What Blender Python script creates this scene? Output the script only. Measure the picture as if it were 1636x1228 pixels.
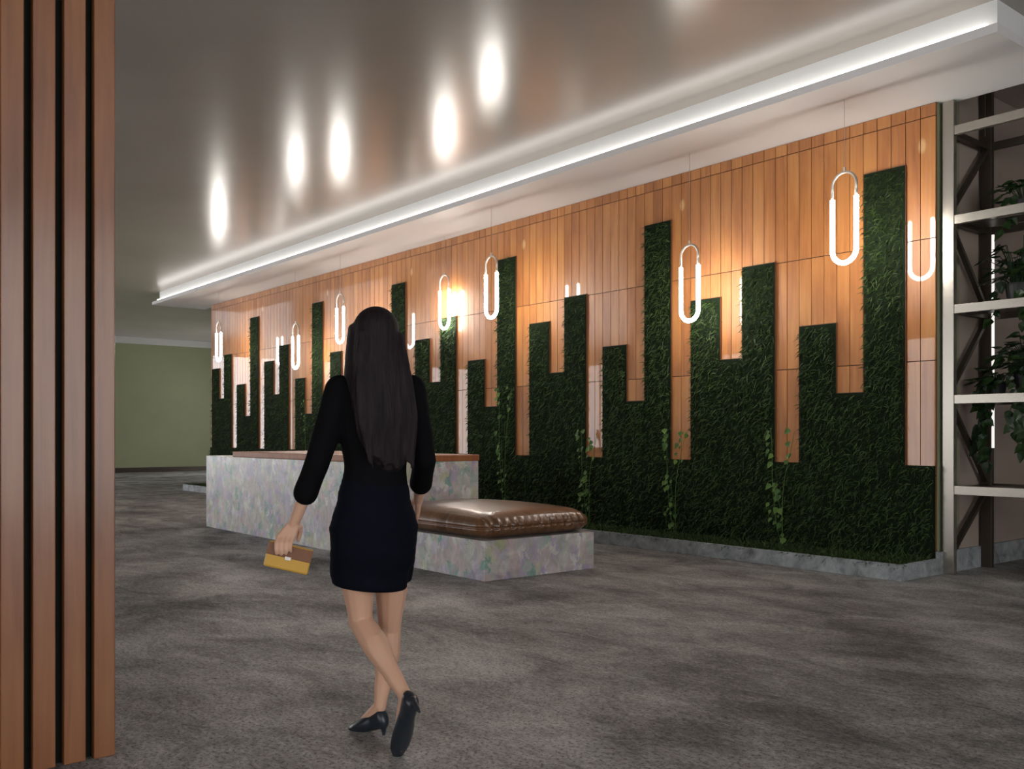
import bpy, bmesh, math, random
import numpy as np
from mathutils import Vector, Matrix

random.seed(7); rng = np.random.default_rng(7)
for o in list(bpy.data.objects): bpy.data.objects.remove(o)
SC = bpy.context.scene; COL = SC.collection
# ------------------------------------------------------------------ camera
VIEW = math.atan2(.7763, .6304)                 # the view turns this far from +Y towards -X
cam_data = bpy.data.cameras.new('camera'); cam = bpy.data.objects.new('camera', cam_data); COL.objects.link(cam)
cam.location = (0, 0, 1.25); cam.rotation_euler = (math.pi/2, 0, VIEW)
cam_data.sensor_width = 36; cam_data.lens = 1500/1636*36; cam_data.shift_y = (695-614)/1636
cam_data.clip_start = .05; cam_data.clip_end = 200
SC.camera = cam
# ------------------------------------------------------------------ daylight outside the windows, exposure
W = bpy.data.worlds.new('daylight'); SC.world = W; W.use_nodes = True
bg = W.node_tree.nodes['Background']; bg.inputs[0].default_value = (.95, .97, 1.0, 1); bg.inputs[1].default_value = 3.4
SC.view_settings.view_transform = 'Standard'; SC.view_settings.look = 'None'
SC.view_settings.exposure = 0.85; SC.view_settings.gamma = 1; SC.view_settings.use_curve_mapping = False
TUBE_POWER = 40.0; COVE_POWER = 1.7

# ------------------------------------------------------------------ materials
def mat(name, col=(.5,.5,.5), rough=.5, spec=.5, metal=0, coat=0, coat_r=.05, emis=None, es=0):
    m = bpy.data.materials.new(name); m.use_nodes = True
    b = m.node_tree.nodes['Principled BSDF']
    b.inputs['Base Color'].default_value = (*col, 1); b.inputs['Roughness'].default_value = rough
    b.inputs['Metallic'].default_value = metal; b.inputs['Specular IOR Level'].default_value = spec
    b.inputs['Coat Weight'].default_value = coat; b.inputs['Coat Roughness'].default_value = coat_r
    if emis: b.inputs['Emission Color'].default_value = (*emis, 1); b.inputs['Emission Strength'].default_value = es
    return m
class NT:
    def __init__(s, m): s.m = m; s.t = m.node_tree; s.b = s.t.nodes['Principled BSDF']
    def n(s, typ, **kw):
        nd = s.t.nodes.new(typ)
        for k, v in kw.items(): setattr(nd, k, v)
        return nd
    def l(s, a, b): s.t.links.new(a, b)
    def coords(s, scale=(1,1,1)):
        tc = s.n('ShaderNodeTexCoord'); mp = s.n('ShaderNodeMapping'); mp.inputs['Scale'].default_value = scale
        s.l(tc.outputs['Object'], mp.inputs[0]); return mp.outputs[0]
    def noise(s, vec, scale, detail=4, rough=.55, dist=0):
        n = s.n('ShaderNodeTexNoise'); n.inputs['Scale'].default_value = scale; n.inputs['Detail'].default_value = detail
        n.inputs['Roughness'].default_value = rough; n.inputs['Distortion'].default_value = dist; s.l(vec, n.inputs['Vector']); return n
    def ramp(s, fac, stops):
        r = s.n('ShaderNodeValToRGB'); e = r.color_ramp.elements
        while len(e) < len(stops): e.new(.5)
        for i, (p, c) in enumerate(stops): e[i].position = p; e[i].color = (*c, 1)
        s.l(fac, r.inputs[0]); return r.outputs[0]
    def mix(s, fac, a, b, mode='MIX'):
        x = s.n('ShaderNodeMix', data_type='RGBA', blend_type=mode)
        for v, i in ((fac, 0), (a, 6), (b, 7)):
            if isinstance(v, (int, float)): x.inputs[i].default_value = v
            elif isinstance(v, tuple): x.inputs[i].default_value = (*v, 1)
            else: s.l(v, x.inputs[i])
        return x.outputs[2]
    def math(s, op, a, b=0, c=0):
        x = s.n('ShaderNodeMath', operation=op)
        for i, v in enumerate((a, b, c)):
            if isinstance(v, (int, float)): x.inputs[i].default_value = v
            else: s.l(v, x.inputs[i])
        return x.outputs[0]
    def bump(s, h, strength=.3, dist=.01):
        b = s.n('ShaderNodeBump'); b.inputs['Strength'].default_value = strength; b.inputs['Distance'].default_value = dist
        s.l(h, b.inputs['Height']); s.l(b.outputs[0], s.b.inputs['Normal']); return b
    def color(s, c): s.l(c, s.b.inputs['Base Color'])
    def rough(s, c): s.l(c, s.b.inputs['Roughness'])

def wood_mat(name, dark, mid, light, rough, coat, coat_r, knots=False):
    m = mat(name, mid, rough, .4, 0, coat, coat_r); t = NT(m)
    geo = t.n('ShaderNodeNewGeometry')
    tc = t.n('ShaderNodeTexCoord'); off = t.n('ShaderNodeVectorMath', operation='MULTIPLY_ADD')
    comb = t.n('ShaderNodeCombineXYZ')
    for i in range(3): t.l(geo.outputs['Random Per Island'], comb.inputs[i])
    t.l(comb.outputs[0], off.inputs[0]); off.inputs[1].default_value = (37, 51, 23); t.l(tc.outputs['Object'], off.inputs[2])
    mp = t.n('ShaderNodeMapping'); mp.inputs['Scale'].default_value = (26, 26, 1.3); t.l(off.outputs[0], mp.inputs[0])
    n1 = t.noise(mp.outputs[0], 1.0, 6, .6, .4)
    mp2 = t.n('ShaderNodeMapping'); mp2.inputs['Scale'].default_value = (4, 4, 1.2); t.l(off.outputs[0], mp2.inputs[0])
    n2 = t.noise(mp2.outputs[0], 1.0, 3, .5, .6)
    v = t.math('MULTIPLY_ADD', n2.outputs[0], .5, t.math('MULTIPLY', n1.outputs[0], .5))
    v = t.math('MULTIPLY_ADD', t.math('SUBTRACT', geo.outputs['Random Per Island'], .5), .16, v)
    c = t.ramp(v, [(.3, dark), (.5, mid), (.72, light)])
    if knots:   # small pale knot with a dark ring, once in every fourth bay of boards
        sp = t.n('ShaderNodeSeparateXYZ'); t.l(tc.outputs['Object'], sp.inputs[0])
        fx = t.math('SUBTRACT', t.math('PINGPONG', t.math('ADD', sp.outputs[0], 4.28), 1.416), 0)
        dz = t.math('MULTIPLY', t.math('SUBTRACT', sp.outputs[2], 3.88), .55)
        d = t.math('SQRT', t.math('ADD', t.math('POWER', fx, 2), t.math('POWER', dz, 2)))
        k = t.n('ShaderNodeMapRange'); k.inputs[1].default_value = .045; k.inputs[2].default_value = .02; t.l(d, k.inputs[0])
        c = t.mix(k.outputs[0], c, (.62, .36, .16))
    t.color(c); t.bump(n1.outputs[0], .06, .004)
    return m
M = {}
M['wall_wood'] = wood_mat('oiled oak boards', (.27,.092,.022), (.40,.150,.038), (.51,.225,.062), .48, .70, .02, knots=True)
M['slat_wood'] = wood_mat('reddish slat wood', (.17,.058,.022), (.26,.098,.036), (.34,.145,.052), .36, .30, .16)
M['top_wood']  = wood_mat('counter top wood', (.22,.070,.024), (.30,.105,.036), (.38,.15,.055), .5, .08, .2)
M['groove'] = mat('dark groove', (.035,.014,.006), .8)
M['frame_wood'] = mat('dark brown frame', (.13,.045,.016), .5)
M['backing'] = mat('dark felt backing', (.010,.012,.009), .85, .2)
m = M['ceiling'] = mat('satin taupe ceiling', (.40,.355,.32), .225, .5); t = NT(m)
n = t.noise(t.coords((.4,.4,.4)), 1.5, 2); t.color(t.ramp(n.outputs[0], [(.3,(.385,.34,.30)), (.7,(.425,.38,.34))]))
M['soffit'] = mat('soffit paint', (.76,.735,.72), .45, .3)
M['cove'] = mat('cove paint', (.80,.80,.78), .6, .3)
M['trim'] = mat('cornice paint', (.50,.49,.44), .6)
m = M['green_paint'] = mat('sage green plaster', (.25,.26,.15), .75, .3); t = NT(m)
n = t.noise(t.coords(), .6, 3); t.color(t.ramp(n.outputs[0], [(.3,(.235,.245,.145)), (.7,(.27,.28,.165))]))
m = M['beige_tone'] = mat('warm taupe wall tone', (.38,.30,.25), .75, .3)
M['room_paint'] = mat('light room plaster', (.50,.47,.43), .8)
m = M['floor'] = mat('rough dark concrete floor', (.15,.14,.135), .55, .45); t = NT(m)
v = t.coords((1,1,1)); big = t.noise(v, .42, 4, .6, 1.0); mid = t.noise(t.coords((1.0,1.7,1)), 1.5, 7, .68, .7)
fin = t.noise(t.coords((1,1.6,1)), 20, 7, .8, .3); pit = t.noise(v, 60, 3, .75)
s = t.math('ADD', t.math('MULTIPLY', big.outputs[0], .45), t.math('ADD', t.math('MULTIPLY', mid.outputs[0], .45), t.math('MULTIPLY', fin.outputs[0], .42)))
c = t.ramp(s, [(.52,(.062,.060,.058)), (.60,(.155,.150,.145)), (.68,(.30,.292,.283)), (.78,(.52,.51,.49))])
pk = t.ramp(pit.outputs[0], [(.40,(.15,.15,.15)), (.475,(1,1,1))]); c = t.mix(.85, c, pk, 'MULTIPLY'); t.color(c)
t.rough(t.ramp(s, [(.50,(.68,.68,.68)), (.78,(.40,.40,.40))]))
bh = t.math('ADD', t.math('MULTIPLY', fin.outputs[0], .8), mid.outputs[0]); t.bump(bh, .6, .014)
def stone(name, base, tint, scale, rough):
    m = mat(name, base, rough, .5); t = NT(m); v = t.coords((1,1,.8))
    n1 = t.noise(v, scale, 5, .62, 1.2); n2 = t.noise(v, scale*1.5, 4, .65, 1.5)
    hs = t.n('ShaderNodeSeparateColor'); t.l(n2.outputs['Color'], hs.inputs[0])
    wv = t.n('ShaderNodeVectorMath', operation='MULTIPLY_ADD'); t.l(n2.outputs['Color'], wv.inputs[0]); wv.inputs[1].default_value = (.22,.22,.22); t.l(v, wv.inputs[2])
    vo = t.n('ShaderNodeTexVoronoi'); vo.inputs['Scale'].default_value = scale*1.9; t.l(wv.outputs[0], vo.inputs['Vector'])
    hs = t.n('ShaderNodeSeparateColor'); t.l(vo.outputs['Color'], hs.inputs[0])
    c0 = t.ramp(n1.outputs[0], [(.30,tuple(x*.45 for x in base)), (.46,base), (.58,tuple(min(1,x*1.35) for x in base)), (.72,tuple(min(1,x*1.9) for x in base))])
    pal = t.ramp(hs.outputs[0], [(.0,(.12,.33,.28)), (.16,(.54,.53,.48)), (.34,(.56,.41,.42)), (.52,(.42,.42,.40)), (.68,(.38,.29,.48)), (.84,(.70,.69,.66)), (1,(.42,.44,.20))])
    c0 = t.mix(.35, c0, t.mix(1.0, c0, pal, 'OVERLAY'))
    c = t.mix(tint, c0, pal, 'MIX'); t.color(c); t.bump(n1.outputs[0], .05, .003); return m
M['pearl'] = stone('iridescent pearl stone', (.40,.39,.37), .55, 6.5, .30)
m = M['kerb'] = mat('grey speckled kerb stone', (.3,.3,.3), .6); t = NT(m)
n = t.noise(t.coords(), 7, 6, .7, .5); t.color(t.ramp(n.outputs[0], [(.30,(.10,.105,.10)), (.45,(.24,.255,.26)), (.62,(.36,.375,.38)), (.75,(.5,.5,.5))]))
M['metal'] = mat('brushed champagne steel', (.34,.31,.265), .27, .4, .75)
M['dark_metal'] = mat('dark bronze steel', (.07,.055,.042), .4, .5, .6)
M['chrome'] = mat('satin nickel', (.62,.57,.50), .32, .5, 1)
M['tube'] = mat('glowing opal tube', (.9,.9,.9), .4, .5, emis=(1,.95,.88), es=TUBE_POWER)
M['cove_led'] = mat('cove led strip', (.9,.9,.9), .4, .5, emis=(1,.97,.93), es=COVE_POWER)
M['wire'] = mat('thin steel cable', (.45,.42,.38), .35, .5, 1)
M['black'] = mat('matt black', (.012,.012,.012), .55)
def leafmat(name, a, b, rough=.5):
    m = mat(name, a, rough, .3); t = NT(m); g = t.n('ShaderNodeNewGeometry')
    t.color(t.ramp(g.outputs['Random Per Island'], [(0,a),(1,b)])); return m
M['grass'] = leafmat('dark moss grass', (.010,.021,.005), (.050,.090,.019), .6)
M['grass_bed'] = mat('dark moss bed', (.008,.014,.006), .9, .1)
M['vine'] = leafmat('bright ivy leaf', (.035,.09,.016), (.10,.18,.028), .5)
M['leaf'] = leafmat('dark pothos leaf', (.007,.018,.006), (.020,.048,.010), .4)
m = M['leather'] = mat('tan brown leather', (.15,.062,.022), .33, .6, 0, .55, .30); t = NT(m)
n = t.noise(t.coords(), 5, 4, .6, 1.0); n2 = t.noise(t.coords(), 60, 3)
t.color(t.ramp(n.outputs[0], [(.3,(.085,.034,.012)), (.55,(.150,.066,.025)), (.75,(.20,.095,.042))]))
t.bump(t.math('ADD', n.outputs[0], t.math('MULTIPLY', n2.outputs[0], .15)), .45, .02)
m = M['glass'] = mat('window glass'); t = NT(m)          # clear thin pane: mostly see-through with a faint mirror
tr_ = t.n('ShaderNodeBsdfTransparent'); gl_ = t.n('ShaderNodeBsdfGlossy'); gl_.inputs['Roughness'].default_value = .02
mx_ = t.n('ShaderNodeMixShader'); mx_.inputs[0].default_value = .06; t.l(tr_.outputs[0], mx_.inputs[1]); t.l(gl_.outputs[0], mx_.inputs[2])
t.l(mx_.outputs[0], t.t.nodes['Material Output'].inputs['Surface'])
m = M['skin'] = mat('skin', (.64,.38,.26), .5, .4); m.node_tree.nodes['Principled BSDF'].inputs['Subsurface Weight'].default_value = .08
m.node_tree.nodes['Principled BSDF'].inputs['Subsurface Radius'].default_value = (.02,.008,.004)
m = M['hair'] = mat('dark brown hair', (.014,.010,.012), .62, .15); t = NT(m)
n = t.noise(t.coords((70,70,3)), 1, 4, .6, .4); t.color(t.ramp(n.outputs[0], [(.3,(.006,.005,.006)), (.7,(.024,.016,.018))])); t.bump(n.outputs[0], .6, .01)
m = M['knit'] = mat('black knit', (.004,.004,.005), .85, .08)
m = M['navy'] = mat('black navy cloth', (.0035,.0045,.009), .85, .08)
M['shoe'] = mat('dark slate shoe leather', (.016,.022,.030), .3, .5)
M['yellow'] = mat('mustard clutch leather', (.60,.34,.05), .45)
M['brown_l'] = mat('brown clutch leather', (.20,.075,.03), .4)
M['white'] = mat('eye white', (.7,.7,.68), .3); M['lip'] = mat('lip', (.40,.10,.09), .4)

# ------------------------------------------------------------------ object helpers
def tag(o, label=None, cat=None, group=None, kind=None):
    if label: o['label'] = label
    if cat: o['category'] = cat
    if group: o['group'] = group
    if kind: o['kind'] = kind
    return o
def empty(name, loc, rz=0, label=None, cat=None, group=None):
    o = bpy.data.objects.new(name, None); COL.objects.link(o); o.location = loc; o.rotation_euler.z = rz
    o.empty_display_size = .2; return tag(o, label, cat, group)
def link(name, me, material, parent=None, loc=None):
    o = bpy.data.objects.new(name, me); COL.objects.link(o)
    if material is not None: me.materials.append(material)
    if parent is not None: o.parent = parent
    if loc is not None: o.location = loc
    return o
class MB:
    """collects shapes, then links them as one mesh object"""
    def __init__(s): s.v = []; s.f = []
    def add(s, vs, fs):
        k = len(s.v); s.v += [tuple(x) for x in vs]; s.f += [tuple(i+k for i in f) for f in fs]; return s
    def box(s, x0, x1, y0, y1, z0, z1):
        vs = [(x,y,z) for x in (x0,x1) for y in (y0,y1) for z in (z0,z1)]
        return s.add(vs, [(0,1,3,2),(4,6,7,5),(0,4,5,1),(2,3,7,6),(0,2,6,4),(1,5,7,3)])
    def bar(s, a, b, w, h=None, up=(0,0,1)):
        a = Vector(a); b = Vector(b); d = (b-a).normalized(); h = h or w
        u = Vector(up); 
        if abs(d.dot(u)) > .98: u = Vector((0,1,0))
        p = d.cross(u).normalized(); q = p.cross(d)
        vs = [c + p*(sx*w/2) + q*(sy*h/2) for c in (a,b) for sx, sy in ((-1,-1),(1,-1),(1,1),(-1,1))]
        return s.add(vs, [(0,1,2,3),(7,6,5,4),(0,4,5,1),(1,5,6,2),(2,6,7,3),(3,7,4,0)])
    def tube(s, pts, r, n=10, cap=True):
        P = [Vector(p) for p in pts]; rings = []; u = None
        rr = r if hasattr(r, '__len__') else [r]*len(P)
        k0 = len(s.v)
        for i, p in enumerate(P):
            d = (P[min(i+1,len(P)-1)] - P[max(i-1,0)]).normalized()
            if u is None: u = d.orthogonal().normalized()
            u = (u - d*u.dot(d)).normalized(); w = d.cross(u)
            s.v += [tuple(p + (u*math.cos(2*math.pi*j/n) + w*math.sin(2*math.pi*j/n))*rr[i]) for j in range(n)]
        for i in range(len(P)-1):
            for j in range(n):
                a = k0+i*n+j; b = k0+i*n+(j+1)%n; s.f.append((a, b, b+n, a+n))
        if cap: s.f.append(tuple(k0+j for j in range(n))[::-1]); s.f.append(tuple(k0+(len(P)-1)*n+j for j in range(n)))
        return s
    def lathe(s, prof, c=(0,0,0), n=24):
        k0 = len(s.v)
        for (r, z) in prof: s.v += [(c[0]+r*math.cos(2*math.pi*j/n), c[1]+r*math.sin(2*math.pi*j/n), c[2]+z) for j in range(n)]
        for i in range(len(prof)-1):
            for j in range(n): a = k0+i*n+j; b = k0+i*n+(j+1)%n; s.f.append((a,b,b+n,a+n))
        s.f.append(tuple(k0+j for j in range(n))[::-1]); s.f.append(tuple(k0+(len(prof)-1)*n+j for j in range(n)))
        return s
    def ell(s, c, rx, ry, rz, R=None, nu=14, nv=9):
        k0 = len(s.v); c = Vector(c); R = R or Matrix.Identity(3)
        s.v.append(tuple(c + R @ Vector((0,0,-rz))))
        for i in range(1, nv):
            ph = -math.pi/2 + math.pi*i/nv
            for j in range(nu):
                th = 2*math.pi*j/nu
                s.v.append(tuple(c + R @ Vector((rx*math.cos(ph)*math.cos(th), ry*math.cos(ph)*math.sin(th), rz*math.sin(ph)))))
        s.v.append(tuple(c + R @ Vector((0,0,rz)))); top = len(s.v)-1
        for j in range(nu):
            s.f.append((k0, k0+1+(j+1)%nu, k0+1+j)); b = k0+1+(nv-2)*nu
            s.f.append((top, b+j, b+(j+1)%nu))
        for i in range(nv-2):
            for j in range(nu): a = k0+1+i*nu+j; b = k0+1+i*nu+(j+1)%nu; s.f.append((a,b,b+nu,a+nu))
        return s
    def build(s, name, material, parent=None, smooth=False, bevel=0, loc=None):
        me = bpy.data.meshes.new(name); me.from_pydata(s.v, [], s.f); me.update()
        if smooth: me.polygons.foreach_set('use_smooth', [True]*len(me.polygons))
        o = link(name, me, material, parent, loc)
        if bevel:
            b = o.modifiers.new('bevel', 'BEVEL'); b.width = bevel; b.segments = 2; b.limit_method = 'ANGLE'
        return o
def box(x0, x1, y0, y1, z0, z1): return MB().box(x0, x1, y0, y1, z0, z1)
def struct(name, mb, material, **k): return tag(mb.build(name, material, **k), kind='structure')

# ------------------------------------------------------------------ the room
WX0, WX1 = -21.23, -4.155          # ends of the timber wall
WY = 8.285                         # its face
CZ = 4.55                          # ceiling
struct('floor', box(-33, 7, -10.4, 14.4, -.2, 0), M['floor'])
struct('ceiling', box(-33, 7, -10.4, 14.4, CZ, CZ+.2), M['ceiling'])
def wall_with_windows(name, axis, pos, thick, lo, hi, wins, z0, z1, material):
    """wall plane at pos along axis; wins = [(a,b)] openings"""
    mb = MB(); cur = lo
    def seg(a, b, c, d):
        if axis == 'x': mb.box(min(pos,pos+thick), max(pos,pos+thick), a, b, c, d)
        else: mb.box(a, b, min(pos,pos+thick), max(pos,pos+thick), c, d)
    for a, b in wins:
        seg(cur, a, 0, CZ); seg(a, b, 0, z0); seg(a, b, z1, CZ); cur = b
    seg(cur, hi, 0, CZ)
    struct(name, mb, material)
win_n = [0]
def window(axis, pos, thick, a, b, z0, z1, panes):
    win_n[0] += 1; c = (a+b)/2; mid = pos + thick/2; w = b-a
    def bx(mb, u0, u1, v0, v1, t=.03):
        if axis == 'x': mb.box(mid-t, mid+t, u0, u1, v0, v1)
        else: mb.box(u0, u1, mid-t, mid+t, v0, v1)
    f = MB(); bx(f, a, a+.06, z0, z1); bx(f, b-.06, b, z0, z1); bx(f, a, b, z0, z0+.06); bx(f, a, b, z1-.06, z1)
    for i in range(1, panes): x = a + w*i/panes; bx(f, x-.025, x+.025, z0+.06, z1-.06, .028)
    fr = struct('window_%d' % win_n[0], f, M['dark_metal'])
    g = MB(); bx(g, a+.05, b-.05, z0+.05, z1-.05, .004); g.build('window_glass', M['glass'], fr)
    L = bpy.data.lights.new('window_portal', 'AREA'); L.shape = 'RECTANGLE'; L.size = w; L.size_y = z1-z0; L.cycles.is_portal = True
    lo = bpy.data.objects.new('window_portal', L); COL.objects.link(lo)
    inward = -1 if thick > 0 else 1
    if axis == 'x': lo.location = (pos + thick, c, (z0+z1)/2); lo.rotation_euler = (math.pi/2, 0, math.radians(90 if inward < 0 else -90))
    else: lo.location = (c, pos + thick, (z0+z1)/2); lo.rotation_euler = (math.pi/2, 0, math.radians(180 if inward < 0 else 0))
    # an area light shines along its local -Z; turned so that it faces the room
    d = Vector((inward,0,0)) if axis == 'x' else Vector((0,inward,0))
    lo.rotation_euler = d.to_track_quat('-Z', 'Z').to_euler()
LW = [(-8.6,-5.2),(-3.9,-.5),(.6,3.8)]
wall_with_windows('wall_left', 'x', -32.6, -.3, -10.1, 14.1, LW, .12, 4.15, M['green_paint'])
for a, b in LW: window('x', -32.6, -.3, a, b, .12, 4.15, 2)
BW = [(-29,-25.5),(-22.5,-19),(-15.4,-11.4),(-8.6,-5.0),(-3.2,.6)]  # unseen windows: some read from reflections, extra ones added for more daylight
wall_with_windows('wall_back', 'y', -10, -.3, -32.6, 6, BW, .12, 4.15, M['room_paint'])
for a, b in BW: window('y', -10, -.3, a, b, .12, 4.15, 2)
RW = [(-8.5,-4.5),(.4,5.6)]  # unseen windows: read from the slat sheen, enlarged to add daylight
wall_with_windows('wall_right', 'x', 6, .3, -10.1, 14.1, RW, .12, 4.15, M['room_paint'])
for a, b in RW: window('x', 6, .3, a, b, .12, 4.15, 3)
FW = [(-30.6,-28.2)]  # unseen far window, added to brighten the left wall
wall_with_windows('wall_far', 'y', 14, .3, -32.6, 6, FW, .12, 4.15, M['beige_tone'])
for a, b in FW: window('y', 14, .3, a, b, .12, 4.15, 2)
struct('baseboard_left', box(-32.6, -32.57, 3.9, 14, 0, .16), M['dark_metal'])
struct('trim_1', box(-32.6, -32.54, -10, 14, 4.33, CZ), M['trim'])
# core block behind the timber boards; its end wall carries the shelf bay
struct('wall_core', box(WX0+.02, WX1-.002, WY+.033, 13.98, 0, CZ-.002), M['green_paint'])
struct('wall_side', box(WX1-.02, WX1+.005, 8.72, 13.98, 0, CZ-.002), M['beige_tone'])  # taupe skin over the green wall, its brown put in for reflected light
struct('baseboard_side', box(WX1-.001, WX1+.035, 8.285, 13.98, 0, .20), M['kerb'])
# timber wall: boards with open joints over a dark ground
struct('trim_2', box(WX0, WX1-.004, WY+.012, WY+.032, .1, 4.25), M['groove'])
bw = .708/5; joints = [.17, .885, 1.925, 3.03, 4.13, 4.25]
mb = MB(); x = WX1
while x > WX0 + .02:
    x0 = max(x-bw, WX0)
    for z0, z1 in zip(joints[:-1], joints[1:]): mb.box(x0+.0035, x-.0035, WY, WY+.02, z0+.004, z1-.004)
    x = x0
o = struct('wall_timber', mb, M['wall_wood'])
# dropped soffit with its lip
struct('ceiling_soffit', box(-22.03, -3.143, 7.2, 8.44, 4.25, 4.32), M['soffit'], bevel=.004)
struct('trim_3', box(-21.9, -3.2, 7.33, 8.44, 4.32, CZ), M['cove'])
o = tag(box(-21.85, -3.25, 7.255, 7.29, 4.321, 4.362).build('cove_light', M['cove_led']), 'long thin white light strip tucked above the front edge of the lowered ceiling', 'light strip')

# ------------------------------------------------------------------ planter and grass wall
KY = 7.62
pl = empty('planter', (0,0,0), 0, 'long low planter with grey speckled stone kerb at the foot of the timber wall', 'planter')
kb = MB(); kb.box(WX0, WX1+.035, KY, KY+.03, 0, .145); kb.box(WX1+.005, WX1+.035, KY+.03, 8.283, 0, .145); kb.box(WX0, WX0+.03, KY+.03, 8.28, 0, .145)
kb.build('kerb', M['kerb'], pl, bevel=.004)
box(WX0+.03, WX1+.005, KY+.03, WY-.03, 0, .124).build('soil', M['grass_bed'], pl)

def blades(name, pts, nrm, flow, L, W_, parent, material, jit=.55):
    """one mesh of many grass blades: pts (n,3) roots, leaning along nrm + flow"""
    n = len(pts); L = L*rng.uniform(.55, 1.25, n)[:,None]; W_ = W_*rng.uniform(.6, 1.3, n)[:,None]
    d = nrm + flow + rng.normal(0, jit, (n,3)); 
    out = (d*nrm).sum(1, keepdims=True); d = d + nrm*np.clip(.15-out, 0, None)
    d /= np.linalg.norm(d, axis=1, keepdims=True)
    sd = np.cross(d, rng.normal(0,1,(n,3))); sd /= np.linalg.norm(sd, axis=1, keepdims=True)
    droop = np.zeros((n,3)); droop[:,2] = -rng.uniform(.05,.35,n)
    m1 = pts + d*L*.5; t_ = pts + d*L + droop*L
    V = np.stack([pts-sd*W_*.4, pts+sd*W_*.4, m1+sd*W_*.5, m1-sd*W_*.5, t_], 1).reshape(-1,3)
    k = np.arange(n)*5
    me = bpy.data.meshes.new(name)
    me.vertices.add(len(V)); me.vertices.foreach_set('co', V.astype(np.float32).ravel())
    loops = np.stack([k,k+1,k+2,k+3, k+3,k+2,k+4], 1).ravel()
    me.loops.add(len(loops)); me.loops.foreach_set('vertex_index', loops.astype(np.int32))
    st = np.stack([np.arange(n)*7, np.arange(n)*7+4], 1).ravel(); 
    me.polygons.add(2*n); me.polygons.foreach_set('loop_start', st.astype(np.int32))
    me.update(calc_edges=True); me.validate()
    o = link(name, me, material, parent); return tag(o, kind='stuff') if parent is None else o
TOPS = [3.74, 2.355, 3.05, 2.77]; GAPZ = [1.665, .973, 2.08, .973]; P = .708; CW = .42
lw = empty('living_wall', (0, WY, 0), 0, 'dark green grass wall with stepped tall columns cut into the timber boards', 'green wall')
GF = -.024                           # front of the panel boxes, from the boards
def grass_rect(x0, x1, z0, z1, dens):
    n = int((x1-x0)*(z1-z0)*dens); p = np.zeros((n,3)); p[:,0] = rng.uniform(x0, x1, n); p[:,2] = rng.uniform(z0, z1, n)
    p[:,1] = GF + rng.uniform(-.004, .004, n); return p
def panel(name, x0, x1, z0, z1, ml=.006, mr=.006, mb_=.006, mt=.006):
    fr = MB(); fr.box(x0, x1, GF+.004, -.0005, z0, z1)
    o = fr.build(name, M['grass_bed'] if name == 'grass_band' else M['frame_wood'], lw)
    box(x0+ml, x1-mr, GF-.003, GF+.01, z0+mb_, z1-mt).build('moss_bed', M['grass_bed'], o)
    dens = 2600 if x0 > -9 else (1700 if x0 > -14 else 1100)
    p = grass_rect(x0+2*ml, x1-3*mr, z0+mb_, z1-5*mt, dens)
    b = blades('grass', p, np.array([[0,-.55,0]]), np.array([[-.30,0,-.45]]), .075, .0085, o, M['grass'])
    return o
bed_x0 = WX0
for k in range(24):
    cx = -4.637 - P*k; x0, x1 = cx-CW/2, cx+CW/2
    panel('grass_column', x0, x1, .973, TOPS[k % 4], mb_=0)
    if k < 23 and k % 2 == 0: panel('grass_bridge', x0-(P-CW), x0, .973, GAPZ[k % 4], ml=0, mr=0, mb_=0)
for i in range(6):                   # the continuous band under the columns
    a = WX0 + (WX1-WX0)*i/6; b = WX0 + (WX1-WX0)*(i+1)/6
    panel('grass_band', a, b, .125, .973, ml=0 if i else .006, mr=0 if i < 5 else .006, mb_=0, mt=.0)
# low turf in the planter, lapping the kerb
n = 34000; p = np.zeros((n,3)); p[:,0] = WX1-(rng.uniform(0,1,n)**1.35)*(WX1-WX0-.05); p[:,1] = KY+.03+(rng.uniform(0,1,n)**1.5)*(WY-.15-KY); p[:,2] = .128
blades('turf', p, np.array([[0,0,.5]]), np.array([[-.10,-.25,0]]), .065, .010, pl, M['grass'], .5)

# climbing vines on the strips
def leaf(mb, c, d, n, L, W_):
    d = d.normalized(); n = (n - d*n.dot(d)).normalized(); s_ = d.cross(n); c = Vector(c)
    pts = [c, c+d*L*.18+s_*W_*.5, c+d*L*.5+s_*W_*.42, c+d*L, c+d*L*.5-s_*W_*.42, c+d*L*.18-s_*W_*.5, c+d*L*.45-n*W_*.14]
    mb.add(pts, [(0,1,6),(1,2,6),(2,3,6),(3,4,6),(4,5,6),(5,0,6)])
def vine(x, top, label, dense=1.0, low=True):
    root = empty('climbing_vine', (x, WY-.10, .12), 0, label, 'climbing plant', 'vines climbing the grass wall')
    st = MB(); lf = MB(); zt = top-.12
    stems = [(-.15, zt), (.13, zt*.97), (-.02, zt*.55)] if low else [(-.10, zt)]
    for sx, hh in stems:
        pts = []; px = sx*.2
        for i in range(15):
            f = i/14; pts.append((sx*f + .03*math.sin(5*f+sx*20), -.05 + .012*math.sin(7*f) + (.0 if f > .08 else .02), hh*f))
        st.tube(pts, .0028, 5)
        for i in range(1, 15):
            f = i/14
            w = 1.0 if f > .74 else (.42 if .2 < f < .42 else .08)
            for q in range(3):
                if random.random() < .62*w*dense:
                    p_ = Vector(pts[i]) + Vector((random.uniform(-.06,.06), -random.uniform(.01,.05), random.uniform(-.04,.04)))
                    L = random.uniform(.045,.085)
                    leaf(lf, p_, Vector((random.uniform(-.6,.6), -.35, -1+random.uniform(-.3,.5))), Vector((random.uniform(-.4,.4),-1,.5)), L, L*.85)
    st.build('stem', M['vine'], root); lf.build('leaves', M['vine'], root)
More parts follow.
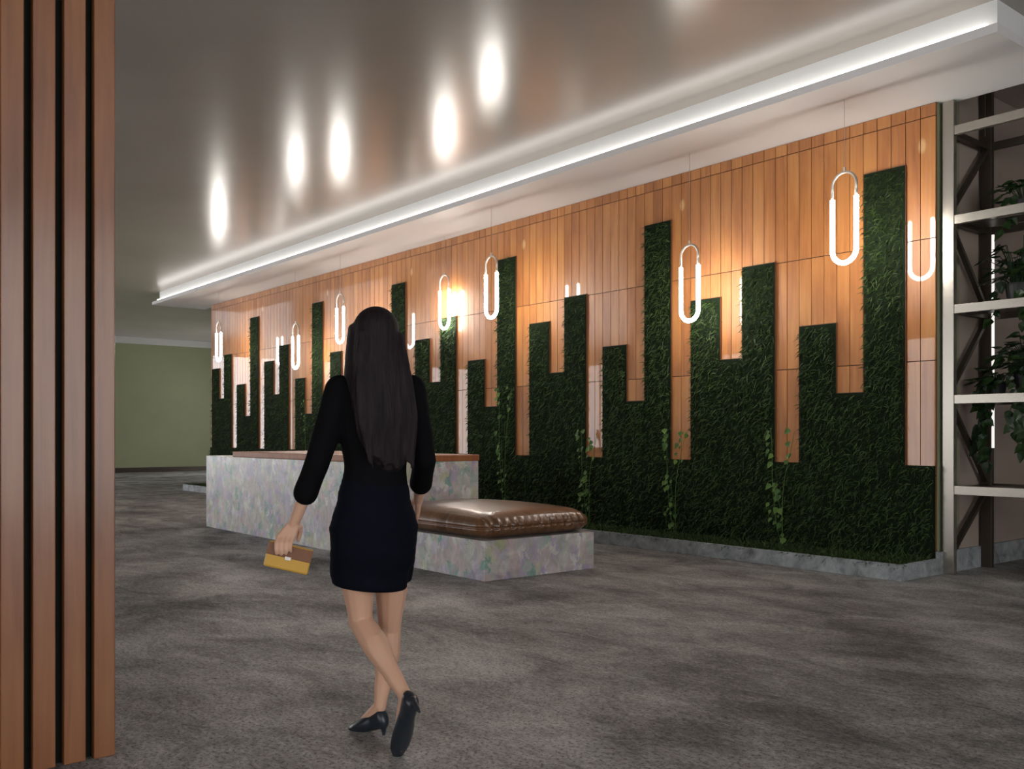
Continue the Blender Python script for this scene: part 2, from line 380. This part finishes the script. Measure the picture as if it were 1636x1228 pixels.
for k, (x, top, lab) in enumerate([(-5.69,1.32,'ivy vine on the wide timber strip nearest the metal shelving'),
        (-7.11,1.30,'ivy vine on the timber strip under the second large ring lamp from the right'),
        (-8.52,1.30,'ivy vine on the timber strip just right of the bench cushion'),
        (-10.2,1.95,'tall ivy vine rising behind the bench, just right of the reception desk')]): vine(x, top, lab, 1.0)
vine(-16.15, 1.9, 'thin ivy vine behind the reception desk, left of the walking person', .8, False)

# ------------------------------------------------------------------ ring pendants
def make_pendant():
    r = empty('pendant_light', (0,0,0)); R = .118; H = .845; rt = .0135
    zc0, zc1 = R+.0215, H-R-rt; zl = .60
    low = [(-R,0,zl)] + [(-R,0,zc0)] + [(-R*math.cos(a),0,zc0-R*math.sin(a)) for a in np.linspace(0,math.pi,17)[1:-1]] + [(R,0,zc0),(R,0,zl)]
    up = [(-R,0,zl-.01),(-R,0,zc1)] + [(-R*math.cos(a),0,zc1+R*math.sin(a)) for a in np.linspace(0,math.pi,17)[1:-1]] + [(R,0,zc1),(R,0,zl-.01)]
    MB().tube(low, .0215, 14).build('glow_tube', M['tube'], r, smooth=True)
    MB().tube(up, rt, 12).build('metal_arc', M['chrome'], r, smooth=True)
    MB().tube([(0,0,H-.006),(0,0,H+.03)], .012, 10).build('cable_clip', M['chrome'], r)
    return r
def copy_tree(o, parent=None):
    c = o.copy(); COL.objects.link(c); c.parent = parent
    for ch in list(o.children): copy_tree(ch, c)
    return c
PEND = [(-4.645,7.60,2.77,'ring pendant lamp farthest right and largest, beside the tall grass column'),
        (-6.56,7.76,2.443,'low ring pendant lamp second from the right, over a short grass column'),
        (-9.74,7.56,2.77,'ring pendant lamp in the middle, beside a tall grass column, third from the right'),
        (-11.67,8.16,2.84,'ring pendant lamp close to the grass wall with its lower end touching grass'),
        (-13.88,7.60,2.76,'ring pendant lamp just left of the head of the walking person'),
        (-15.72,7.70,2.444,'low ring pendant lamp over the reception desk, second from the left'),
        (-19.07,7.60,2.78,'small far ring pendant lamp at the left end of the timber wall')]
proto = make_pendant()
for i, (x, y, z, lab) in enumerate(PEND):
    o = proto if i == 0 else copy_tree(proto)
    o.location = (x, y, z); tag(o, lab, 'pendant lamp', 'ring pendant lamps along the grass wall')
    top = 4.25
    MB().tube([(0,0,.875),(0,0,top-z)], .0022, 6).build('cable', M['wire'], o)

# ------------------------------------------------------------------ reception desk and bench
DX0, DX1, DY0, DY1 = -12.66, -8.165, 4.87, 6.16
dk = empty('reception_desk', (DX0, DY0, 0), 0, 'long pale iridescent stone reception desk with a thin wooden top', 'reception desk')
db = MB(); db.box(0, DX1-DX0, 0, .09, 0, .97); db.box(0, .09, .09, DY1-DY0, 0, .97); db.box(DX1-DX0-.09, DX1-DX0, .09, DY1-DY0, 0, .97)
db.build('stone_front', M['pearl'], dk, bevel=.004)
box(.93, DX1-DX0+.005, -.01, DY1-DY0+.01, .972, 1.04).build('wooden_top', M['top_wood'], dk, bevel=.006)
box(.09, .93, .09, DY1-DY0, .90, .968).build('stone_ledge', M['pearl'], dk)
box(.10, DX1-DX0-.10, .25, .95, .70, .73).build('work_surface', M['top_wood'], dk)
BX0, BX1, BY0, BY1 = -8.14, -6.365, 4.87, 6.16
bn = empty('bench', (BX0, BY0, 0), 0, 'low stone bench with a puffy tan leather cushion at the end of the desk', 'bench')
box(0, BX1-BX0, 0, BY1-BY0, 0, .345).build('stone_base', M['pearl'], bn, bevel=.004)
def cushion(w, d, h, r, z0, parent):
    bm = bmesh.new(); bmesh.ops.create_cube(bm, size=1)
    bmesh.ops.subdivide_edges(bm, edges=bm.edges, cuts=47, use_grid_fill=True)
    for v in bm.verts:
        x, y, z = v.co.x*w, v.co.y*d, v.co.z*h
        rr = r; rz = min(r, h*.5)
        ix = max(-w/2+rr, min(w/2-rr, x)); iy = max(-d/2+rr, min(d/2-rr, y)); iz = max(-h/2+rz*.98, min(h/2-rz*.98, z))
        q = Vector(((x-ix)/rr, (y-iy)/rr, (z-iz)/rz))
        mx = max(abs(q.x), abs(q.y), abs(q.z), 1e-6)
        qn = q.normalized()*mx if q.length > 1e-6 else q
        x2, y2, z2 = ix+qn.x*rr, iy+qn.y*rr, iz+qn.z*rz
        # crown on the top, gathered pleats round the rim
        ex = 1-(abs(x2)/(w/2))**4; ey = 1-(abs(y2)/(d/2))**4
        ex = 1-(abs(x2)/(w/2))**2.2; ey = 1-(abs(y2)/(d/2))**2.2
        if z2 > 0: z2 += .062*(max(0,ex)*max(0,ey))**.6
        s_ = math.atan2(y2*w/d, x2); rim = max(0, 1-abs(z2)/(h*.62))*min(1, (qn.x**2+qn.y**2))
        per = x2 if abs(y2)/d > abs(x2)/w else y2
        pl_ = math.sin(per*2*math.pi/.082 + .9*math.sin(per*9))
        out = Vector((qn.x, qn.y, 0)); 
        if out.length > 0: out.normalize()
        k = .019*pl_*min(1, (qn.x**2+qn.y**2))*(.4+.6*math.cos(z2/h*3))
        seam = -.012*math.exp(-((z2-.0)/.010)**2)*min(1, (qn.x**2+qn.y**2))
        x2 += out.x*(k+seam); y2 += out.y*(k+seam)
        v.co = (x2, y2, z2)
    me = bpy.data.meshes.new('cushion'); bm.to_mesh(me); bm.free()
    me.polygons.foreach_set('use_smooth', [True]*len(me.polygons))
    return link('cushion', me, M['leather'], parent, ((BX1-BX0)/2, (BY1-BY0)/2, z0+h/2))
cushion(BX1-BX0-.01, BY1-BY0+.02, .205, .19, .343, bn)

# ------------------------------------------------------------------ metal shelving by the end wall
SX0, SX1, SY0, SY1 = -4.075, -1.95, 8.38, 9.12
sh = empty('shelving_unit', (SX0, SY0, 0), 0, 'tall polished metal shelving frame with plants at the right end of the wall', 'shelving')
RZ = [.76, 1.57, 2.376, 3.175, 3.975]
for x in (0, SX1-SX0):
    MB().box(x-.052, x+.052, -.03, .03, 0, 4.25).build('post', M['metal'], sh, bevel=.004)
    MB().box(x-.052, x+.052, SY1-SY0-.03, SY1-SY0+.03, 0, 4.545).build('rear_post', M['dark_metal'], sh, bevel=.004)
    zs = [0.08] + RZ
    for i in range(5):
        z0, z1 = zs[i]+.04, zs[i+1]-.04; a, b = .03, SY1-SY0-.03
        if i % 2 == 0: p0, p1 = (x,a,z0+.06), (x,b,z1)
        else: p0, p1 = (x,a,z1), (x,b,z0+.02)
        MB().bar(p0, p1, .035, .045, up=(1,0,0)).build('brace', M['dark_metal'], sh)
        MB().bar((x,a,zs[i+1]), (x,b,zs[i+1]), .05, .05).build('side_rail', M['dark_metal'], sh)
for z in RZ:
    MB().box(.052, SX1-SX0-.052, -.025, .025, z-.040, z+.040).build('front_rail', M['metal'], sh, bevel=.003)
    MB().box(.052, SX1-SX0-.052, SY1-SY0-.02, SY1-SY0+.02, z-.035, z+.035).build('back_rail', M['dark_metal'], sh)
for z in RZ[:4]:
    MB().box(.03, SX1-SX0-.03, .26, .56, z+.005, z+.025).build('shelf_board', M['dark_metal'], sh)
tl = empty('post_reflection', (-3.995, 9.06, 1.13), 0, 'thin upright white reflection added as a glowing bar on the dark rear post of the shelving', 'light')  # no lamp: added glowing bar for a white reflection on the post
MB().tube([(0,0,0),(0,0,2.0)], .013, 10).build('glow_tube', mat('white reflection glow', (.8,.8,.8), .4, emis=(1,.95,.9), es=.5), tl, smooth=True)
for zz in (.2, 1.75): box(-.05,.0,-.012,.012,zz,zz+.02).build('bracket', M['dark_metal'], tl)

def plant(x, y, z, pr, ph, n_up, spread, high, trails, label, Ls=(.09,.15)):
    r = empty('potted_plant', (x, y, z), 0, label, 'potted plant', 'plants on the metal shelving')
    MB().lathe([(pr*.7,0),(pr*.95,ph*.9),(pr,ph),(pr*.88,ph),(pr*.85,ph*.9)], n=20).build('pot', M['black'], r)
    st = MB(); lf = MB()
    for i in range(n_up):
        a = random.uniform(0, 2*math.pi); el = random.uniform(.1, 1.2); R = spread*random.uniform(.35,1)
        tip = Vector((math.cos(a)*R*math.cos(el)*1.1, math.sin(a)*R*math.cos(el)*.7, ph + high*math.sin(el)*random.uniform(.4,1)))
        base = Vector((math.cos(a)*pr*.3, math.sin(a)*pr*.3, ph*.85)); mid = (base+tip)/2 + Vector((0,0,.06))
        st.tube([base, mid, tip], .0035, 5)
        L = random.uniform(*Ls); leaf(lf, tip, Vector((math.cos(a), math.sin(a), random.uniform(-1.0,.2))), Vector((random.uniform(-.3,.3),-.4,1)), L, L*.75)
    for (dx, dy, ln) in trails:
        pts = [Vector((dx*.3, dy*.3, ph*.9)), Vector((dx*.8, dy*.8, ph+.03))]; m_ = max(4, int(ln/.06))
        for i in range(1, m_+1): f = i/m_; pts.append(Vector((dx*(1+.15*f)+.025*math.sin(9*f+dx*30), dy*(1+.1*f), ph-ln*f)))
        st.tube(pts, .003, 5)
        for p_ in pts[1:]:
            for q in range(2):
                if random.random() < .8:
                    L = random.uniform(*Ls)*.9; leaf(lf, p_, Vector((random.uniform(-1,1), random.uniform(-.8,.2), -1)), Vector((random.uniform(-.3,.3),-1,.5)), L, L*.75)
    st.build('stems', M['leaf'], r); lf.build('leaves', M['leaf'], r)
zb = [z+.026 for z in RZ]
plant(-3.60, 8.79, zb[3], .085, .14, 42, .30, .26, [(-.12,-.08,.25)], 'dark leafy plant on the highest planted shelf of the metal frame')
plant(-3.66, 8.79, zb[2], .11, .20, 85, .34, .50, [(-.14,-.1,.3),(.1,-.12,.35)], 'large bushy dark plant on the third shelf level up')
plant(-3.84, 8.79, zb[1], .085, .12, 40, .24, .16, [(-.10,-.09,.62),(-.04,-.12,.70),(-.14,-.02,.5)], 'trailing plant beside the front post with leaves hanging below the second rail')
plant(-3.58, 8.79, zb[1], .12, .24, 95, .30, .38, [(-.06,-.13,.55),(.08,-.12,.65),(.02,-.14,.72)], 'dense dark plant in a black pot at the right edge with hanging shoots')
# hanging cables
hc = [(-3.93,8.75,CZ,3.98),(-3.80,9.3,CZ,2.9),(-3.75,9.3,CZ,2.9),(-3.62,9.3,CZ,2.7)]
for (x, y, z1, z0), lab in zip(hc, ['short dark cable ending at the top rail of the metal shelving, nearest its front post',
        'left one of the close pair of thin dark cables hanging behind the shelving', 'right one of the close pair of thin dark cables hanging behind the shelving',
        'thin dark cable hanging behind the shelving, farthest right']):
    tag(MB().tube([(x,y,z0),(x,y,z1)], .0045, 6).build('hanging_cable', M['dark_metal']), lab, 'cable', 'cables hanging behind the shelving')

# ------------------------------------------------------------------ slatted pillar in the left foreground
PX, PY = -3.827, 1.11
sp = empty('slatted_pillar', (PX, PY, 0), 0, 'large foreground pillar clad in upright reddish wood slats with dark gaps', 'pillar')
box(-1.25, -.045, -3.0, -.012, .0, CZ).build('dark_core', M['backing'], sp)
y = 0; i = 0
while y > -2.95:
    MB().box(-.042, 0, y-.078, y, .0, CZ).build('slat', M['slat_wood'], sp, bevel=.004); y -= .1075
x = -.16
while x > -1.2:
    MB().box(x-.078, x, -.011, .03, 0, CZ).build('slat', M['slat_wood'], sp, bevel=.004); x -= .1075

# ------------------------------------------------------------------ the walking person
R0, F0 = -.53, 3.75
wr = Vector((.6304*R0-.7763*F0, .7763*R0+.6304*F0, 0))
pn = empty('person', wr, VIEW, 'person with long dark hair in black top and dark short skirt walking away', 'person')
def J(px, py, ly):              # a joint of the figure from its place in the photograph and its depth beside the root
    d = F0+ly; return Vector(((px-818)/1500*d - R0, ly, 1.25-(py-695)/1500*d))
def Z(px, z, ly): d = F0+ly; return Vector(((px-818)/1500*d - R0, ly, z))
TURN = math.radians(31); RT = Matrix.Rotation(TURN, 3, 'Z')       # her lateral axis against the picture plane
LAT = RT @ Vector((1,0,0)); FWD = RT @ Vector((0,1,0)); UP = Vector((0,0,1))
def chain(mb, st, R=None, step=.012, nu=14, nv=8, rz=9):
    """st = [(centre, rx, ry)] joined by closely set ellipsoids"""
    for (a, rx, ry), (b, sx, sy) in zip(st[:-1], st[1:]):
        a = Vector(a); b = Vector(b); n = max(2, int((b-a).length/step))
        for i in range(n+1):
            f = i/n; g = f*f*(3-2*f)
            x_, y_ = rx+(sx-rx)*g, ry+(sy-ry)*g
            mb.ell(a.lerp(b, f), x_, y_, min(x_, y_, rz), R, nu, nv)
def limb(mb, st, step=.01): chain(mb, [(p, r, r) for p, r in st], None, step, 12, 8)
def fuse(o, vox, sm=6):
    r = o.modifiers.new('remesh', 'REMESH'); r.mode = 'VOXEL'; r.voxel_size = vox; r.use_smooth_shade = True
    s_ = o.modifiers.new('smooth', 'SMOOTH'); s_.iterations = sm; s_.factor = .5; return o
body = MB()
hip = Z(598, .93, 0); 
head = Z(597, 1.625, -.02)
# trunk and neck
chain(body, [(hip-UP*.05, .155, .105), (hip+UP*.04, .15, .10), (Z(600,1.12,0), .115, .085), (Z(600,1.30,-.01), .135, .095), (Z(600,1.42,-.01), .13, .075), (Z(600,1.46,-.01), .08, .055)], RT)
chain(body, [(Z(600,1.44,-.01), .055, .055), (Z(598,1.53,-.01), .047, .05)], RT)
# head with a face (it looks the way she walks)
hx = lambda a, f, u: head + LAT*a + FWD*f + UP*u
body.ell(hx(0,-.005,.025), .074, .092, .088, RT, 20, 14); body.ell(hx(0,.022,-.035), .056, .066, .075, RT, 18, 12); body.ell(hx(0,.055,-.088), .026,.024,.022, RT)
chain(body, [(hx(0,.087,.012), .008,.008), (hx(0,.104,-.022), .012,.012)], RT); body.ell(hx(.010,.096,-.026), .009,.010,.008, RT); body.ell(hx(-.010,.096,-.026), .009,.010,.008, RT)
for s_ in (-1, 1):
    body.ell(hx(s_*.030,.071,.030), .022,.010,.006, RT); body.ell(hx(s_*.040,.062,-.020), .020,.020,.018, RT)
    body.ell(hx(s_*.076,-.002,-.008), .008,.018,.030, RT)
# legs: left trailing with the heel up, right in front
hipL, hipR = hip - LAT*.085 - UP*.04, hip + LAT*.085 - UP*.04
kL, aL, bL = J(576,992,.04), J(648,1112,-.19), J(638,1190,-.10)
kR, aR = J(622,1005,.20), J(607,1128,.18)
bR = J(577,1158,.24)
limb(body, [(hipL,.088), (hipL.lerp(kL,.5),.070), (kL,.050)]); limb(body, [(kL,.050), (kL.lerp(aL,.30)+Vector((.006,-.012,0)),.054), (kL.lerp(aL,.7),.036), (aL,.027)])
limb(body, [(aL,.027), (aL.lerp(bL,.6),.028), (bL,.028)])
limb(body, [(hipR,.088), (hipR.lerp(kR,.5),.070), (kR,.050)]); limb(body, [(kR,.050), (kR.lerp(aR,.3)-FWD*.012,.053), (kR.lerp(aR,.7),.036), (aR,.027)])
limb(body, [(aR,.027), (aR.lerp(bR,.6),.026), (bR,.022)])
# arms
shL, shR = Z(543,1.425,-.07), Z(657,1.435,.07)
eL, wL = J(507,738,-.10), J(470,835,-.04)
eR, wR = J(678,735,.12), J(668,800,.33)
limb(body, [(shL-UP*.01,.046), (shL.lerp(eL,.5),.043), (eL,.036), (eL.lerp(wL,.3),.036), (eL.lerp(wL,.8),.025), (wL,.022)])
limb(body, [(shR-UP*.01,.046), (shR.lerp(eR,.5),.043), (eR,.036), (eR.lerp(wR,.3),.036), (eR.lerp(wR,.8),.025), (wR,.022)])
# left hand over the clutch: palm above, four fingers down the near face, thumb down the far face
cl_top = J(462,868,-.035)
palm_a, palm_b = wL.lerp(J(462,850,-.04),.3), J(457,858,-.045)
for k in range(4):
    o_ = Vector(((k-1.5)*.019, 0, 0)); b0 = palm_b + o_ + Vector((0,-.006,.004*(1.5-abs(k-1.5))))
    limb(body, [(palm_a + o_*.55, .014), (b0, .0125)], .006)
    ln = (.058,.066,.063,.050)[k]
    p1 = b0 + Vector((-.004,-.020,-ln*.38)); p2 = p1 + Vector((0,-.004,-ln*.36)); p3 = p2 + Vector((.001,.006,-ln*.30))
    limb(body, [(b0,.0105), (p1,.0092), (p2,.0084), (p3,.0074)], .004)
tb = palm_a + Vector((.026,.010,-.004)); limb(body, [(palm_a+Vector((.010,.004,0)),.014), (tb,.0125), (tb+Vector((-.004,.018,-.030)),.0105), (tb+Vector((-.012,.020,-.056)),.0088)], .004)
# right hand, relaxed in front
hd = (wR-eR).normalized(); sd_ = hd.cross(UP).normalized(); dn = sd_.cross(hd).normalized()*-1
for k in range(4):
    o_ = dn*((k-1.5)*.019); b0 = wR + hd*.085 + o_
    limb(body, [(wR+hd*.012+o_*.55,.014), (b0,.0125)], .006); ln = (.068,.076,.072,.056)[k]
    p1 = b0+hd*ln*.42-sd_*.008; p2 = p1+hd*ln*.30-sd_*.016; p3 = p2+hd*ln*.14-sd_*.018; limb(body, [(b0,.0105),(p1,.0092),(p2,.0084),(p3,.0074)], .004)
tb = wR+hd*.035-dn*.030-sd_*.008; limb(body, [(wR+hd*.015-dn*.014,.014),(tb,.012),(tb+hd*.030-dn*.012-sd_*.012,.0105),(tb+hd*.052-dn*.012-sd_*.02,.0088)], .004)
bo = fuse(body.build('body', M['skin'], pn), .0042, 4)
for s_ in (-1, 1):
    e = MB(); e.ell(hx(s_*.030,.0705,.012), .0125,.0125,.0095, RT, 14, 10); eo = e.build('eye', M['white'], pn, smooth=True)
    e = MB(); e.ell(hx(s_*.030,.0795,.012), .0062,.004,.0062, RT, 12, 8); e.build('iris', M['black'], eo, smooth=True)
lp = MB(); lp.ell(hx(0,.088,-.052), .021,.008,.0045, RT); lp.ell(hx(0,.087,-.060), .018,.008,.005, RT); lp.build('lips', M['lip'], pn, smooth=True)
# hair: a cap and a long fall down the back
ha = MB()
ha.ell(hx(0,-.022,.036), .090,.100,.098, RT, 24, 16)
chain(ha, [(hx(0,-.035,.0), .094,.085), (hx(0,-.050,-.10), .105,.068), (hx(0,-.072,-.22), .125,.052), (hx(.012,-.085,-.36), .120,.040), (hx(.030,-.082,-.46), .090,.030), (hx(.040,-.078,-.50), .05,.02)], RT, .014, 20, 8)
for s_ in (-1, 1): chain(ha, [(hx(s_*.074,.020,.045), .022,.045), (hx(s_*.086,.012,-.06), .024,.048), (hx(s_*.098,-.010,-.17), .030,.045), (hx(s_*.10,-.03,-.27), .022,.03)], RT)
random.seed(3)
for k in range(26):
    a = -1+2*k/25; chain(ha, [(hx(a*.088,-.075-.02*(1-a*a),.02), .010,.010), (hx(a*.108,-.100-.015*(1-a*a),-.14), .012,.012), (hx(a*.118+.01,-.118-.01*(1-a*a),-.30), .011,.011), (hx(a*.09+.03+random.uniform(-.01,.01),-.108,-.44-random.uniform(0,.07)), .006,.006)], RT, .012, 8, 6)
fuse(ha.build('hair', M['hair'], pn), .006, 2)
# black knit top with three quarter sleeves, skirt
tp = MB()
chain(tp, [(hip+UP*.10, .140, .108), (Z(600,1.12,0), .130, .100), (Z(600,1.30,-.01), .158, .115), (Z(600,1.40,-.01), .165, .092), (Z(600,1.445,-.01), .120, .070), (Z(600,1.475,-.01),.062,.062)], RT)
def sleeve(a, b, c, f): limb(tp, [(a,.062), (a.lerp(b,.5),.056), (b,.050), (b.lerp(c,f*.5),.048), (b.lerp(c,f),.050)])
sleeve(shL, eL, wL, .50); sleeve(shR, eR, wR, .55)
fuse(tp.build('knit_top', M['knit'], pn), .007, 5)
sk = MB()
chain(sk, [(hip+UP*.17, .128, .100), (hip+UP*.08, .150, .112), (hip-UP*.03, .178, .135), (hip-UP*.15+Vector((-.004,0,0)), .176, .130)], RT, .010, 28, 8, .022)
chain(sk, [(hip-UP*.12, .178, .134), (hip-UP*.15+Vector((-.004,0,0)), .176, .130), (Z(590,.70,.02), .164, .124), (Z(591,.650,.02), .158, .120)], Matrix.Rotation(math.radians(7), 3, 'Y') @ RT, .008, 28, 8, .022)
def at_z(a, b, z): return a.lerp(b, (z-a.z)/(b.z-a.z))
for a_, b_ in ((hipR, kR), (hipL, kL)):
    chain(sk, [(a_, .100, .100), (at_z(a_, b_, .75), .094, .094), (at_z(a_, b_, .655), .086, .086)], RT, .008, 24, 8, .02)
ob = fuse(sk.build('skirt', M['navy'], pn), .007, 5)
# pumps
def pump(ankle, ball, up_n, name='shoe'):
    s_ = MB(); heel = ankle + (ankle-ball).normalized()*.018 - up_n*.045
    d = (ball-heel).normalized(); side = d.cross(up_n).normalized(); R = Matrix((side, d, side.cross(d))).transposed()
    toe = ball + d*.070 - up_n*.004
    for i in range(24):
        f = i/23; c = heel.lerp(toe, f); w = .030 + .014*math.sin(math.pi*min(1,max(0,(f-.25)/.75))) - .018*max(0,(f-.8)/.2); h = .036*(1-f)**.8+.020
        s_.ell(c, w, .022, h*.8, R)
    s_.tube([heel-d*.006-up_n*.01, heel-d*.012-up_n*.055+d*.004, heel-d*.008-up_n*.082], [.020,.010,.0055], 10)
    return fuse(s_.build(name, M['shoe'], pn), .0045, 3)
upR = Vector((0,0,1)); pump(aR-UP*.012, bR, upR)
fd = (bL-aL).normalized(); upL = (LAT.cross(fd)).normalized()
if upL.dot(FWD) < 0: upL = -upL
pump(aL, bL, upL)
# clutch bag in her left hand
cb = empty('clutch_bag', wr, VIEW, 'small mustard yellow clutch bag held in the hand of the walking person', 'bag')
cc = J(461,890,-.040)
MB().box(-.088,.088,-.014,.014,-.052,.050).build('bag_body', M['yellow'], cb, bevel=.008, loc=cc)
MB().box(-.0885,.0885,-.0165,-.0135,-.002,.046).build('flap', M['brown_l'], cb, bevel=.002, loc=cc)
MB().box(-.012,.012,-.0195,-.016,-.010,.004).build('clasp', M['chrome'], cb, bevel=.001, loc=cc)
for o_ in cb.children: o_.rotation_euler = (0, math.radians(14), math.radians(8))
